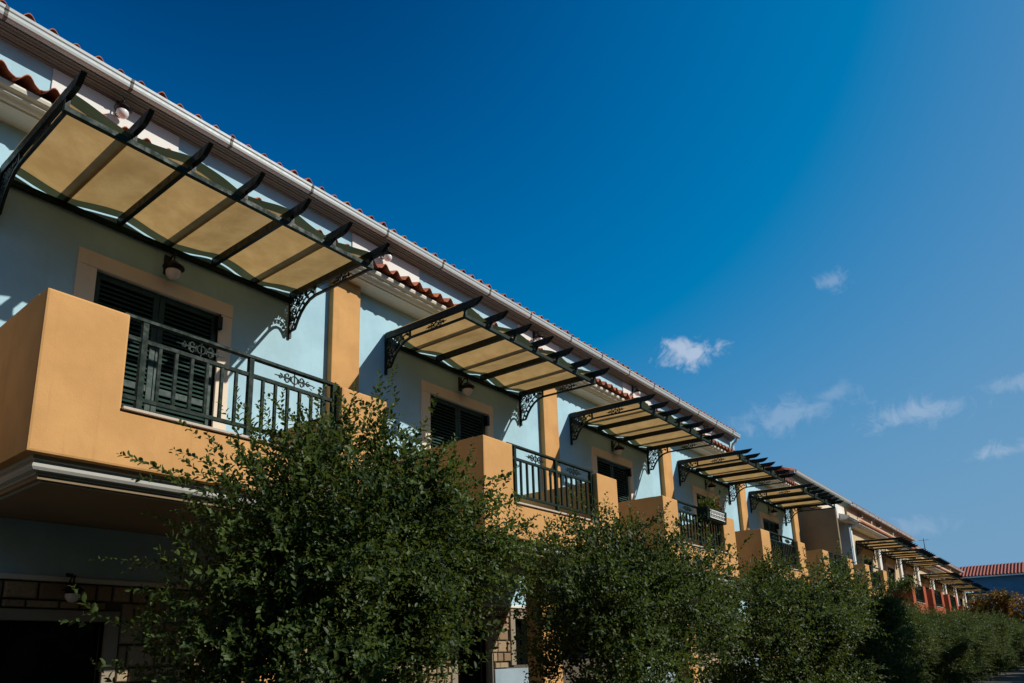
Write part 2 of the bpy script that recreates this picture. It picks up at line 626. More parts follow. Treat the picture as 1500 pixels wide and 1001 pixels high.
def build_house(name, detail, ground, eave_dz=0.0, gutter=True, roof_x=(B0, B1), rng_seed=3, panel=None):
    """one terraced house. detail 2: single tiles, slats and stones; 1: merged"""
    rng = random.Random(rng_seed)
    H = empty(name, (0, 0, 0))
    e = eave_dz
    # ---- upper wall with the balcony door opening
    op = (1.6, 3.28, -1.5, 1.04)
    mb = MB()
    holed_wall(mb, B0, B1, -2.19, 3.6 + e, 0, 0.25, [op])
    wall = mb.build('wall', MAT['blue'], H)
    MB().box(B0, B1, 0, 0.25, -2.78, -2.192).build('lower_plaster', MAT['blue'], H)
    MB().box(B0 + 0.02, B1 - 0.02, 0.252, 8.0, GROUND, 3.55 + e).build('rear_block', MAT['blue'], H)
    MB().box(B0, B1, -0.03, 0.25, -2.84, -2.782).build('string_course', MAT['white'], H, 0.008)
    if panel:
        MB().box(panel[0], panel[1], -0.022, 0, 2.9, 3.49 + e).build('frieze_panel', MAT['white'], H, 0.004)
    # ---- door surround
    mb = MB()
    mb.box(1.372, 1.6, -0.035, 0.10, -1.5, 1.04); mb.box(3.28, 3.478, -0.035, 0.10, -1.5, 1.04); mb.box(1.372, 3.478, -0.035, 0.10, 1.042, 1.245)
    mb.build('door_surround', MAT['frame'], H, 0.006)
    MB().box(1.6, 3.28, 0.16, 0.2, -1.5, 1.04).build('door_pane', MAT['glass'], H)
    # ---- louvred shutters
    for sx, (a, b) in enumerate(((1.605, 2.437), (2.443, 3.275))):
        mb = MB()
        s_ = 0.075
        mb.box(a, a + s_, 0.03, 0.075, -1.47, 1.03); mb.box(b - s_, b, 0.03, 0.075, -1.47, 1.03)
        for z0, z1 in ((0.95, 1.03), (-0.36, -0.27), (-1.47, -1.36)):
            mb.box(a + s_, b - s_, 0.032, 0.073, z0, z1)
        sh = mb.build('shutter', MAT['shutter'], H, 0.004)
        sl = MB()
        zz = []
        z = -1.335
        while z < 0.93:
            if not -0.385 < z < -0.245:
                zz.append(z)
            z += 0.062
        xa, xb = a + s_ + 0.001, b - s_ - 0.001
        pr = [(0.028, -0.026), (0.036, -0.029), (0.078, 0.022), (0.070, 0.027)]
        if detail == 2:
            one = MB().prism_x([(y, zq) for y, zq in pr], xa, xb).mesh('slat')
            one.materials.append(MAT['shutter'])
            for z in zz:
                o = link('slat', one, sh)
                o.location = (0, 0, z)
                o.rotation_euler = (rng.uniform(-0.03, 0.03), 0, 0)
        else:
            for z in zz:
                sl.prism_x([(y, zq + z) for y, zq in pr], xa, xb)
            tag(sl.build('slats', MAT['shutter'], sh), kind='stuff')
    mb = MB()
    mb.box(3.235, 3.31, -0.07, 0.028, 0.80, 1.0)
    mb.tube([(3.27, -0.06, 0.78), (3.27, -0.06, 1.03)], 0.014, 6)
    mb.build('shutter_hinge', MAT['black'], H, 0.006)
    # ---- pilaster
    MB().box(5.2, 5.78, -0.125, -0.002, -2.19, 2.445).build('pilaster', MAT['orange'], H, 0.012, 2)
    # ---- tiled string cornice
    prof = [(-0.001, 2.44), (-0.33, 2.44), (-0.33, 2.462), (-0.37, 2.466), (-0.385, 2.475), (-0.41, 2.50), (-0.445, 2.512), (-0.445, 2.54), (-0.47, 2.543),
            (-0.50, 2.56), (-0.515, 2.59), (-0.515, 2.612), (-0.4, 2.66), (-0.001, 2.80)]
    cor = MB().prism_x(prof, B0, B1).build('cornice', MAT['cornice'], H)
    if detail == 2:
        for i in range(22):
            o = link('tile', TILE, cor)
            o.location = (B0 + (i + 0.5) * TS, -0.615 + rng.uniform(-0.014, 0.014), 2.655 + rng.uniform(-0.004, 0.004))
            o.rotation_euler = (0, rng.uniform(-0.02, 0.02), rng.uniform(-0.025, 0.025))
    else:
        mb = MB(); tile_row_merged(mb, B0, -0.615, 2.655, 22)
        tag(mb.build('tiles', MAT['tile'], cor), kind='stuff')
    # ---- eaves cornice, gutter, roof
    rx0, rx1 = roof_x
    prof = [(-0.001, 3.50), (-0.035, 3.50), (-0.035, 3.522), (-0.06, 3.526), (-0.075, 3.545), (-0.10, 3.552), (-0.10, 3.57), (-0.125, 3.574), (-0.14, 3.595), (-0.165, 3.60),
            (-0.165, 3.625), (-0.185, 3.64), (-0.185, 3.74), (-0.001, 3.74)]
    MB().prism_x([(y, z + e) for y, z in prof], rx0, rx1).build('eaves_moulding', MAT['eaves'], H)
    if gutter:
        g = [(-0.187, 3.735), (-0.187, 3.605), (-0.205, 3.59), (-0.255, 3.588), (-0.278, 3.60), (-0.288, 3.63), (-0.292, 3.665), (-0.305, 3.68), (-0.31, 3.715), (-0.298, 3.725), (-0.290, 3.712),
             (-0.284, 3.67), (-0.27, 3.62), (-0.205, 3.61), (-0.199, 3.735)]
        g = [(y - 0.05, z - 0.04) for y, z in g]
        gt = MB().prism_x([(y, z + e) for y, z in g], rx0, rx1).build('gutter', MAT['gutter'], H)
        gj = [(y - 0.006, z - 0.006) for y, z in g[1:9]] + [(-0.352, 3.684), (-0.32, 3.66), (-0.25, 3.66)]
        x = 0.18
        while x < B1 and x < rx1:
            if x > rx0:
                MB().prism_x([(y, z + e) for y, z in gj], x, x + 0.036).build('joint', MAT['joint'], gt)
            x += 1.45
    # roof: one corrugated sheet behind the single front tiles
    mb = MB()
    nt_ = int(round((rx1 - rx0) / TS))
    n = nt_ * 6
    rows = [0.25, 1.4, 2.6, 4.0, 8.2]
    V = []
    for y in rows:
        zb = 3.745 + e + 0.36 * (y + 0.26) if y <= 4 else 3.745 + e + 0.36 * 0.5
        for i in range(n + 1):
            x = rx0 + (rx1 - rx0) * i / n
            c = math.cos(2 * PI * (i / 6 - 0.5))
            V.append((x, y, zb + 0.055 * c * (1 if c > 0 else 0.55) - 0.01))
    F = [(j * (n + 1) + i, j * (n + 1) + i + 1, (j + 1) * (n + 1) + i + 1, (j + 1) * (n + 1) + i) for j in range(len(rows) - 1) for i in range(n)]
    mb.add(V, F, True)
    roof = mb.build('roof', MAT['tile'], H)
    zt = 3.742 + e
    if detail == 2:
        for i in range(nt_):
            o = link('tile', TILE, roof)
            o.location = (rx0 + (i + 0.5) * TS, -0.25 + rng.uniform(-0.02, 0.02), zt + rng.uniform(-0.004, 0.006))
            o.rotation_euler = (0, rng.uniform(-0.02, 0.02), rng.uniform(-0.03, 0.03))
    else:
        mb = MB(); tile_row_merged(mb, rx0, -0.25, zt, nt_)
        tag(mb.build('tiles', MAT['tile'], roof), kind='stuff')
    # gable triangles under the roof
    mb = MB()
    for xa in (rx0 + 0.03, rx1 - 0.13):
        mb.prism_x([(0.0, 3.6 + e), (8.0, 3.6 + e), (8.0, 3.7 + e), (4.0, 5.15 + e), (0.26, 3.85 + e), (0.0, 3.76 + e)], xa, xa + 0.1)
    mb.build('gable', MAT['blue'], H)
    # ---- balcony: U-shaped parapet front, side walls, floor, mouldings
    T = 0.2
    mb = MB()
    mb.prism_y([(X0, ZB), (X3, ZB), (X3, ZT), (X2, ZT), (X2, ZS), (X1, ZS), (X1, ZT), (X0, ZT)], -D, -D + T)
    bal = mb.build('balcony_parapet', MAT['orange'], H, 0.022, 2, lambda ed: all(v.co.y < -D + 0.01 for v in ed.verts) or (abs(ed.verts[0].co.y - ed.verts[1].co.y) > 0.1 and min(v.co.z for v in ed.verts) > ZS - 0.01))
    MB().box(X0, X0 + T, -D + T, 0, ZB, ZT).build('side_wall', MAT['orange'], bal)
    MB().box(X3 - T, X3, -D + T, 0, ZB, ZT).build('side_wall', MAT['orange'], bal)
    MB().box(X0 + T, X3 - T, -D + T, -0.002, -1.68, -1.5).build('floor_slab', MAT['concrete'], bal)
    MB().box(X0 + 0.16, X3 - 0.16, -D + 0.16, -0.002, -2.19, -2.002).build('soffit', MAT['brown'], bal)  # orange underside, its shade put into the brown colour
    MB().box(X1 + 0.002, X2 - 0.002, -D - 0.03, -D + T + 0.03, ZS + 0.002, ZS + 0.034).build('sill', MAT['sill'], bal, 0.006)
    pr = [(0.03, -2.002), (0.03, -2.035), (0.055, -2.045), (0.05, -2.06), (0.035, -2.075), (0.03, -2.10), (0.045, -2.125), (0.085, -2.138), (0.085, -2.152),
          (0.11, -2.156), (0.11, -2.172), (0.145, -2.178), (0.145, -2.20), (0.175, -2.20), (0.175, -2.002)]
    pr = [(d_ + (0.055 if i < len(pr) - 2 else 0.05), z) for i, (d_, z) in enumerate(pr)]
    V, F = [], []
    path = lambda d_: [(X0 + d_, 0.0 - 0.002), (X0 + d_, -D + d_), (X3 - d_, -D + d_), (X3 - d_, -0.002)]
    npf = len(pr)
    for q in range(4):
        for d_, z in pr:
            V.append(path(d_)[q] + (z,))
    for q in range(3):
        for i in range(npf):
            F.append((q * npf + i, q * npf + (i + 1) % npf, (q + 1) * npf + (i + 1) % npf, (q + 1) * npf + i))
    F += [tuple(range(npf)), tuple(range(4 * npf - 1, 3 * npf - 1, -1))]
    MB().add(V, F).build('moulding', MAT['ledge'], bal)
    # ---- railing
    YR = -2.12
    mb = MB().box(X1 - 0.02, X2 + 0.02, YR - 0.032, YR + 0.032, -0.492, -0.452)
    rail = mb.build('railing', MAT['rail'], H, 0.006)
    MB().box(X1, X2, YR - 0.02, YR + 0.02, -0.702, -0.662).build('rail_bar', MAT['rail'], rail)
    MB().box(X1, X2, YR - 0.02, YR + 0.02, -1.303, -1.265).build('rail_bar', MAT['rail'], rail)
    posts = (1.335, 2.52, 3.672) if detail == 2 else (1.335, 2.52, 3.672)
    for x in posts:
        MB().box(x - 0.03, x + 0.03, YR - 0.028, YR + 0.028, ZS + 0.034, -0.493).build('post', MAT['rail'], rail, 0.003)
    one = MB().box(-0.016, 0.016, -0.016, 0.016, -1.2645, -0.7025).mesh('baluster')
    one.materials.append(MAT['rail'])
    bx = [1.335 + i * 0.1693 for i in range(1, 7)] + [2.52 + i * 0.1646 for i in range(1, 7)]
    for x in bx:
        o = link('baluster', one, rail); o.location = (x, YR, 0)
    for cx_ in (1.93, 3.1):
        mb = MB(); motif(mb, lambda a, b: (a, YR, b), cx_, -0.577, 0.27, 0.155)
        mb.build('scroll', MAT['rail'], rail)
    # ---- ground floor
    MB().box(3.15, 3.75, -1.27, -0.92, GROUND, -2.205).build('balcony_pier', MAT['orange'], H, 0.012)
    holes = []
    if ground == 'wide':
        holes = [(0.30, 2.14, GROUND, -3.27)]
    else:
        holes = [(2.27, 3.12, GROUND, -3.2), (4.0, 4.85, -3.94, -3.05)]
    mb = MB()
    holed_wall(mb, B0, B1, GROUND, -2.842, 0.02, 0.25, holes)
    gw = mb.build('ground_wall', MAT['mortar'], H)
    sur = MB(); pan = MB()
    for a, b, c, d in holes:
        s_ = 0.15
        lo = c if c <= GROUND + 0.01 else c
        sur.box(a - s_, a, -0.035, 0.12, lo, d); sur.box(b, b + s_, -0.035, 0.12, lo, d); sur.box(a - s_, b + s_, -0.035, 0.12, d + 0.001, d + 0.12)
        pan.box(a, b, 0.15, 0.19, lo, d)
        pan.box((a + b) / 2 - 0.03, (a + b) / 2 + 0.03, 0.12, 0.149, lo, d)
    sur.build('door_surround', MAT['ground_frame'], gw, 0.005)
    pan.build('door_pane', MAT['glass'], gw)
    keep = [(a - 0.16, b + 0.16, c - 0.01, d + 0.13) for a, b, c, d in holes]
    if ground != 'wide':
        MB().box(3.29, B1 - 0.05, -0.06, 0.018, GROUND, -4.0).build('apron', MAT['grey_blue'], gw, 0.006)
        keep.append((3.27, B1, GROUND, -3.99))
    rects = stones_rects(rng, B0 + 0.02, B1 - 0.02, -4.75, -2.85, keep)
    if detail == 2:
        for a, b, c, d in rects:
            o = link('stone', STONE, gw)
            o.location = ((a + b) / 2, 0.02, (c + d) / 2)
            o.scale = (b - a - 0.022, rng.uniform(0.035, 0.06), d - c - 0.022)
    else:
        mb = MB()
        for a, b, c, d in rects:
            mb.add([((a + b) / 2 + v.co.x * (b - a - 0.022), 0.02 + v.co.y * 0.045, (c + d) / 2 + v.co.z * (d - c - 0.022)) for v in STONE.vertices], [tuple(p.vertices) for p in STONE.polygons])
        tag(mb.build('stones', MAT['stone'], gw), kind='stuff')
    return H


# ------------------------------------------------------------------ awning
def rz_top(y):
    return 1.846 + 0.025 * y
def rz_bot(y):
    return 1.738 + 0.025 * y


def build_awning():
    A = empty('canopy_awning', (0, 0, 0))
    step = (XR - XL) / 6
    one = MB().prism_x([(-0.012, rz_top(0)), (-0.012, rz_bot(0)), (-2.06, rz_bot(-2.06)), (-2.12, rz_bot(-2.06) + 0.012), (-2.19, 1.745), (-2.245, 1.792)], -0.027, 0.027).mesh('rafter')
    one.materials.append(MAT['metal'])
    for i in range(7):
        o = link('rafter', one, A); o.location = (XL + i * step, 0, 0)
    pm = MB().box(-0.022, 0.022, -1.9, -1.86, 1.601, 1.692).mesh('post'); pm.materials.append(MAT['metal'])
    fb = MB().box(XL - 0.03, XR + 0.03, -1.908, -1.852, 1.535, 1.60).build('front_beam', MAT['rail'], A, 0.004)
    for i in range(7):
        o = link('post', pm, A); o.location = (XL + i * step, 0, 0)
    MB().box(XL - 0.03, XR + 0.03, -0.065, -0.012, 1.66, 1.734).build('wall_beam', MAT['rail'], A, 0.004)
    # woven canvas: over rafters 0, 2, 4, 6 and under 1, 3, 5
    rng = random.Random(5)
    ph = [(rng.uniform(0, 6.3), rng.uniform(2, 9), rng.uniform(2, 7), rng.uniform(0.002, 0.006)) for _ in range(7)]
    def zc(x, y):
        mid = (rz_top(y) + rz_bot(y)) / 2
        c = math.cos(PI * (x - XL) / step)
        tri = math.asin(max(-1, min(1, c))) * 2 / PI
        z = mid + 0.064 * (0.7 * tri + 0.3 * c)
        wr = sum(a * math.sin(p + fx * x + fy * y) for p, fx, fy, a in ph) * (1 - abs(c) ** 3)
        return z + wr
    def strip(y0, y1, ny, nx=72, dz=0.0):
        mb = MB()
        V = [(XL - 0.026 + (XR - XL + 0.052) * i / nx, y0 + (y1 - y0) * j / ny, zc(min(max(XL - 0.026 + (XR - XL + 0.052) * i / nx, XL), XR), y0 + (y1 - y0) * j / ny) + dz) for j in range(ny + 1) for i in range(nx + 1)]
        F = [(j * (nx + 1) + i, j * (nx + 1) + i + 1, (j + 1) * (nx + 1) + i + 1, (j + 1) * (nx + 1) + i) for j in range(ny) for i in range(nx)]
        return mb.add(V, F, True)
    cv = strip(-0.19, -1.70, 16).build('canvas', MAT['canvas'], A)
    strip(-0.018, -0.195, 2, dz=0.003).build('hem', MAT['hem'], cv)
    strip(-1.695, -1.86, 2, dz=0.003).build('hem', MAT['hem'], cv)
    # brackets at both ends
    bm_, fm, om = MB(), MB(), MB()
    for i, x in enumerate((XL, XR)):
        P = lambda y, z, x=x: (x, y, z)
        b = MB()
        b.box(x - 0.02, x + 0.02, -0.045, -0.004, 1.075, 1.735)
        pts = [(-1.88, 1.552), (-1.4, 1.565), (-1.0, 1.578), (-0.64, 1.59), (-0.5, 1.565), (-0.39, 1.505), (-0.30, 1.425), (-0.22, 1.32), (-0.165, 1.22), (-0.145, 1.185)]
        b.tube([P(*q) for q in pts], 0.024, 4, smooth=False)
        b.tube([P(-0.145, 1.187), P(-0.045, 1.187)], 0.018, 4, smooth=False)
        b.box(x - 0.016, x + 0.016, -0.635, -0.600, 1.59, 1.724)
        b.build('bracket', MAT['metal'], A)
        f = MB()
        inner = [(-0.56, 1.70), (-0.44, 1.655), (-0.33, 1.585), (-0.235, 1.49), (-0.16, 1.385), (-0.105, 1.28), (-0.07, 1.20)]
        f.tube([P(*q) for q in inner], 0.012, 4)
        outer = [(-0.56, 1.625), (-0.47, 1.575), (-0.38, 1.515), (-0.30, 1.44), (-0.235, 1.355), (-0.18, 1.265), (-0.125, 1.215)]
        for (ya, za), (yb, zb_) in zip(inner, outer):
            cy_, cz_ = (ya * 0.62 + yb * 0.38), (za * 0.62 + zb_ * 0.38)
            f.lathe([(0.004, -0.026), (0.02, -0.016), (0.026, 0), (0.02, 0.016), (0.004, 0.026)], (x, cy_, cz_), 6)
        for cy_, cz_, r_, a0, sg in ((-0.13, 1.655, 0.075, 0, 1), (-0.28, 1.675, 0.055, 2, -1), (-0.12, 1.50, 0.06, 4, 1), (-0.40, 1.695, 0.03, 1, 1), (-0.085, 1.385, 0.04, 3, -1), (-0.215, 1.59, 0.045, 5, 1)):
            f.tube([P(*q) for q in spiral((cy_, cz_), r_, r_ * 0.2, a0, a0 + sg * 9.5, 18)], 0.0105, 4)
            f.tube([P(*q) for q in arc((cy_, cz_), r_ * 1.02, 0, 2 * PI, 12)], 0.008, 4)
        for ya, za, yb, zb_ in ((-0.05, 1.72, -0.3, 1.56), (-0.05, 1.6, -0.17, 1.72), (-0.05, 1.44, -0.2, 1.44), (-0.22, 1.72, -0.34, 1.62), (-0.05, 1.32, -0.1, 1.30)):
            f.tube([P(ya, za), P(yb, zb_)], 0.009, 4)
        f.build('fretwork', MAT['metal'], A)
        o_ = MB(); motif(o_, lambda a, b2, x=x: (x, a, b2), -1.235, 1.64, 0.235, 0.14)
        o_.build('scroll', MAT['metal'], A)
    return A


def build_lantern():
    L = empty('wall_lantern', (0, 0, 0))
    mb = MB()
    mb.box(-0.045, 0.045, -0.02, 0, 0.02, 0.30)
    mb.tube([(0, -0.02, 0.10), (0, -0.07, 0.2), (0, -0.13, 0.25), (0, -0.19, 0.23), (0, -0.2, 0.16)], 0.012, 6)
    mb.tube([(0, *q) for q in [(-0.03 + a, 0.1 + b) for a, b in spiral((-0.05, 0.02), 0.06, 0.012, 0, 8, 14)]], 0.007, 5)
    mb.tube([(0, -0.2, 0.15), (0, -0.2, 0.21), (0.012, -0.2, 0.235), (0.0, -0.2, 0.26)], 0.01, 6)
    mb.build('arm', MAT['black'], L)
    MB().lathe([(0.02, 0.15), (0.05, 0.135), (0.085, 0.10), (0.135, 0.06), (0.14, 0.045), (0.10, 0.04), (0.098, 0.0), (0.092, 0.03)], (0, -0.2, 0), 20).build('hood', MAT['black'], L)
    pr = [(0.098 * math.sin(a), -0.02 - 0.098 * math.cos(a) * 1.02) for a in [0.05 + (PI * 0.86 - 0.05) * i / 10 for i in range(11)]]
    MB().lathe(pr, (0, -0.2, 0), 20).build('globe', MAT['globe'], L)
    return L


# ------------------------------------------------------------------ foliage
def unit(v):
    return v / np.maximum(np.linalg.norm(v, axis=-1, keepdims=True), 1e-9)


def leaves_mesh(name, pos, ax, nrm, ln, wd, tone, mat):
    """pos, ax (leaf axis), nrm (leaf normal): N x 3. Each leaf: two folded halves (6 vertices, 2 quads)"""
    n = len(pos)
    sd = unit(np.cross(ax, nrm)); nr = unit(np.cross(sd, ax))
    L = ln[:, None]; Wd = wd[:, None]
    v = np.empty((n, 6, 3), np.float32)
    lift = Wd * 0.35
    v[:, 0] = pos
    v[:, 1] = pos + ax * L * 0.38 + sd * Wd + nr * lift
    v[:, 2] = pos + ax * L * 0.78 + sd * Wd * 0.75 + nr * lift * 0.6
    v[:, 3] = pos + ax * L - nr * L * 0.06
    v[:, 4] = pos + ax * L * 0.78 - sd * Wd * 0.75 + nr * lift * 0.6
    v[:, 5] = pos + ax * L * 0.38 - sd * Wd + nr * lift
    me = bpy.data.meshes.new(name)
    me.vertices.add(n * 6)
    me.vertices.foreach_set('co', v.reshape(-1))
    base = (np.arange(n) * 6)[:, None]
    loops = np.concatenate([base + np.array([[0, 1, 2, 3]]), base + np.array([[0, 3, 4, 5]])], axis=1).reshape(-1)
    me.loops.add(n * 8)
    me.loops.foreach_set('vertex_index', loops.astype(np.int32))
    me.polygons.add(n * 2)
    me.polygons.foreach_set('loop_start', np.arange(0, n * 8, 4, dtype=np.int32))
    me.polygons.foreach_set('loop_total', np.full(n * 2, 4, np.int32))
    me.update(calc_edges=True)
    at = me.attributes.new('tone', 'FLOAT', 'POINT')
    at.data.foreach_set('value', np.repeat(tone.astype(np.float32), 6))
    me.materials.append(mat)
    return me


def shoots(rng, start, d, length, spacing, leaf, leaf_w, mat, name, droop=0.12, tone_bias=None):
    """leafy shoots: start, direction (N x 3), length (N). Returns a mesh of all their leaves and the shoot paths"""
    P, A, Nn, T, Sz = [], [], [], [], []
    N = len(start)
    bend = unit(rng.normal(size=(N, 3))) * 0.35
    cnt = np.maximum(3, (length / spacing).astype(int))
    tone0 = rng.random(N) if tone_bias is None else tone_bias
    mx = cnt.max()
    e1 = unit(np.cross(d, rng.normal(size=(N, 3)))); e2 = np.cross(d, e1)
    for k in range(mx):
        m = cnt > k
        t = ((k + rng.random(m.sum()) * 0.5) / cnt[m])[:, None]
        l = length[m][:, None]
        p = start[m] + d[m] * l * t + bend[m] * l * t * t * 0.5
        p[:, 2] -= (l[:, 0] * t[:, 0] ** 2) * droop
        tang = unit(d[m] + bend[m] * t)
        ang = k * 2.4 + rng.normal(size=m.sum()) * 0.5
        rad = e1[m] * np.cos(ang)[:, None] + e2[m] * np.sin(ang)[:, None]
        open_ = (0.55 + 0.5 * rng.random(m.sum()))[:, None]
        ax = unit(tang * (1.0 - 0.35 * open_) + rad * open_ + rng.normal(size=(m.sum(), 3)) * 0.12)
        nr = unit(tang * 0.6 - rad * 0.2 + rng.normal(size=(m.sum(), 3)) * 0.35 + np.array([0, 0, 0.55]))
        P.append(p); A.append(ax); Nn.append(nr)
        young = np.clip(t[:, 0] - 0.65, 0, 1) * 0.6
        T.append(np.clip(tone0[m] * 0.7 + young + rng.normal(size=m.sum()) * 0.09, 0, 1))
        Sz.append(np.clip(1.0 - 0.45 * t[:, 0] ** 3 + rng.normal(size=m.sum()) * 0.16, 0.45, 1.5))
    P, A, Nn, T, Sz = map(np.concatenate, (P, A, Nn, T, Sz))
    return leaves_mesh(name, P, A, Nn, leaf * Sz, leaf_w * Sz, T, mat)


def crown_shoots(rng, lobes, n, lmin, lmax, clump=46):
    """clumped starting points through the shells of several lobes: (centre, radii) each"""
    vol = np.array([l[1][0] * l[1][1] * l[1][2] for l in lobes]) ** 0.75
    vol = vol / vol.sum()
    nc = max(6, n // clump)
    which = rng.choice(len(lobes), nc, p=vol)
    cs = np.array([l[0] for l in lobes]); rs = np.array([l[1] for l in lobes])
    u = unit(rng.normal(size=(nc, 3)))
    rad = 0.30 + 0.66 * rng.random(nc) ** 0.5
    cc = cs[which] + rs[which] * u * rad[:, None]
    size = rng.uniform(0.10, 0.30, nc)
    idx = rng.integers(0, nc, n)
    off = rng.normal(size=(n, 3)) * size[idx][:, None] * 0.75
    start = cc[idx] + off
    out = unit(start - cs[which][idx])
    d = unit(out * 0.9 + rng.normal(size=(n, 3)) * 0.6 + np.array([0, 0, 0.35]))
    ln = rng.uniform(lmin, lmax, n)
    tone = np.clip(rng.random(nc)[idx] * 0.8 + rng.normal(size=n) * 0.12, 0, 1)
    return start, d, ln, tone, cc


def make_tree(name, base, lobes, n, leaf, leaf_w, spacing, seed, extra=None, lmin=0.16, lmax=0.42, mat=None, trunk_r=0.09, limbs=9):
    """base: foot of the trunk (world); lobes and extra are relative to it"""
    rng = np.random.default_rng(seed)
    T = empty(name, base)
    st, d, ln, tone, cc = crown_shoots(rng, lobes, n, lmin, lmax)
    if extra:
        es = np.array([e[0] for e in extra]); ed = unit(np.array([e[1] for e in extra], float)); el = np.array([e[2] for e in extra])
        reps = 1
        st = np.concatenate([st, es]); d = np.concatenate([d, ed]); ln = np.concatenate([ln, el]); tone = np.concatenate([tone, rng.random(len(es)) * 0.5 + 0.4])
    me = shoots(rng, st, d, ln, spacing, leaf, leaf_w, mat or MAT['leaf'], 'crown', tone_bias=tone)
    link('crown', me, T)
    # trunk and limbs
    mb = MB()
    top = Vector(tuple(np.mean([l[0] for l in lobes], axis=0)))
    pr = random.Random(seed)
    trunk = [Vector((0, 0, 0)), Vector((0.03, 0.02, top.z * 0.25)), Vector((top.x * 0.4, top.y * 0.4, top.z * 0.55)), top]
    mb.tube(trunk, [trunk_r * 1.25, trunk_r, trunk_r * 0.75, trunk_r * 0.4], 9)
    pick = rng.choice(len(cc), min(limbs, len(cc)), replace=False)
    for i in pick:
        e_ = Vector(tuple(cc[i]))
        s_ = trunk[2].lerp(top, pr.uniform(-0.3, 0.8))
        mid = s_.lerp(e_, 0.5) + Vector((pr.uniform(-.1, .1), pr.uniform(-.1, .1), pr.uniform(0, .15)))
        mb.tube([s_, mid, e_], [trunk_r * 0.42, trunk_r * 0.28, 0.008], 6)
    mb.build('trunk', MAT['bark'], T)
    return T


# ================================================================== the setting
g = MB().add([(-300, -300, GROUND), (500, -300, GROUND), (500, 400, GROUND), (-300, 400, GROUND)], [(0, 1, 2, 3)]).build('ground', MAT['ground'])
tag(g, kind='structure')
MAT['paving'] = plaster('paving', (0.055, 0.053, 0.05), 0.2)
g2 = MB().box(-20, 120, -12.5, -7.6, GROUND, GROUND + 0.02).build('path', MAT['paving'])
tag(g2, kind='structure')

# added out of view, behind and left of the camera: trees that block sky light
rng = np.random.default_rng(77)
P_ = []
spots = [(-34 + 6.2 * i, -17.5, 10.1) for i in range(22)] + [(-16.5, -7.5, 9), (-21, -9, 10), (-25, -11, 11), (-30, -6, 11), (-29, 1, 12), (-33, 7, 12)]
for cx_, cy_, hh in spots:
    cx_, cy_, hh = cx_ + rng.normal() * 0.7, cy_ + rng.normal() * 0.6, hh + rng.normal() * 0.5
    n = 2600
    u = unit(rng.normal(size=(n, 3)))
    rr = 0.55 + 0.45 * rng.random(n) ** 0.5
    P_.append(np.array([cx_, cy_, GROUND + hh * 0.52]) + u * rr[:, None] * np.array([min(3.7, hh * 0.34), min(3.0, hh * 0.30), hh * 0.49]))
P_ = np.concatenate(P_)
n = len(P_)
me = leaves_mesh('added_tree_belt', P_, unit(rng.normal(size=(n, 3))), unit(rng.normal(size=(n, 3))), rng.uniform(0.7, 1.1, n), rng.uniform(0.24, 0.36, n), rng.random(n), MAT['leaf'])
tb = link('added_tree_belt', me)
tag(tb, 'added unseen belt of dark green trees across the street, blocking sky light', 'trees', kind='stuff')

# ================================================================== houses
near = build_house('terraced_house', 2, 'wide', roof_x=(B0, B1), rng_seed=4, panel=(0.835, 2.48))
tag(near, 'pale blue terraced house nearest the camera, its long orange balcony at the left edge', 'house', 'pale blue terraced houses with orange balconies')
proto = build_house('terraced_house', 2, 'narrow', rng_seed=9)
far_proto = build_house('terraced_house', 1, 'narrow', roof_x=(B0, 5.25), rng_seed=12)
low_proto = build_house('terraced_house', 1, 'narrow', eave_dz=-0.8, gutter=False, rng_seed=15)
kids_of()
HG = 'pale blue terraced houses with orange balconies'


def place(o, x, dz=0.0):
    o.location = (x, 0, dz)
    return o


place(proto, 6)
hm1 = place(copy_tree(proto, skip=('stone',)), -6)
tag(hm1, 'pale blue terraced house just past the left edge, before the nearest one', 'house', HG)
tag(proto, 'pale blue terraced house with its orange balcony partly behind the two largest trees', 'house', HG)
h2 = place(copy_tree(proto, skip=('stone',)), 12)
tag(h2, 'pale blue terraced house with the flower box hung outside its balcony railing, third along', 'house', HG)
# a raised white panel behind every eaves lamp
for hh, xa, xb in ((proto, -0.34, 1.32), (proto, 4.47, B1 - 0.001), (h2, B0 + 0.001, 0.13), (h2, 3.27, 4.93), (far_proto, 2.07, 3.73)):
    MB().box(xa, xb, -0.022, -0.001, 2.9, 3.49).build('frieze_panel', MAT['white'], hh, 0.004)
place(far_proto, 18)
tag(far_proto, 'pale blue terraced house where the long white gutter ends in a bent downpipe, fourth along', 'house', HG)
dp = MB()
dp.tube([(5.14, -0.245, 3.60), (5.14, -0.245, 3.52), (5.13, -0.2, 3.44), (5.1, -0.1, 3.36), (5.08, -0.07, 3.25), (5.08, -0.07, 2.85)], 0.045, 10)
dp.build('downpipe', MAT['gutter'], far_proto)
place(low_proto, 24)
tag(low_proto, 'lower roofed pale blue terraced house without gutter, next to the tall brown side wall', 'house', HG)

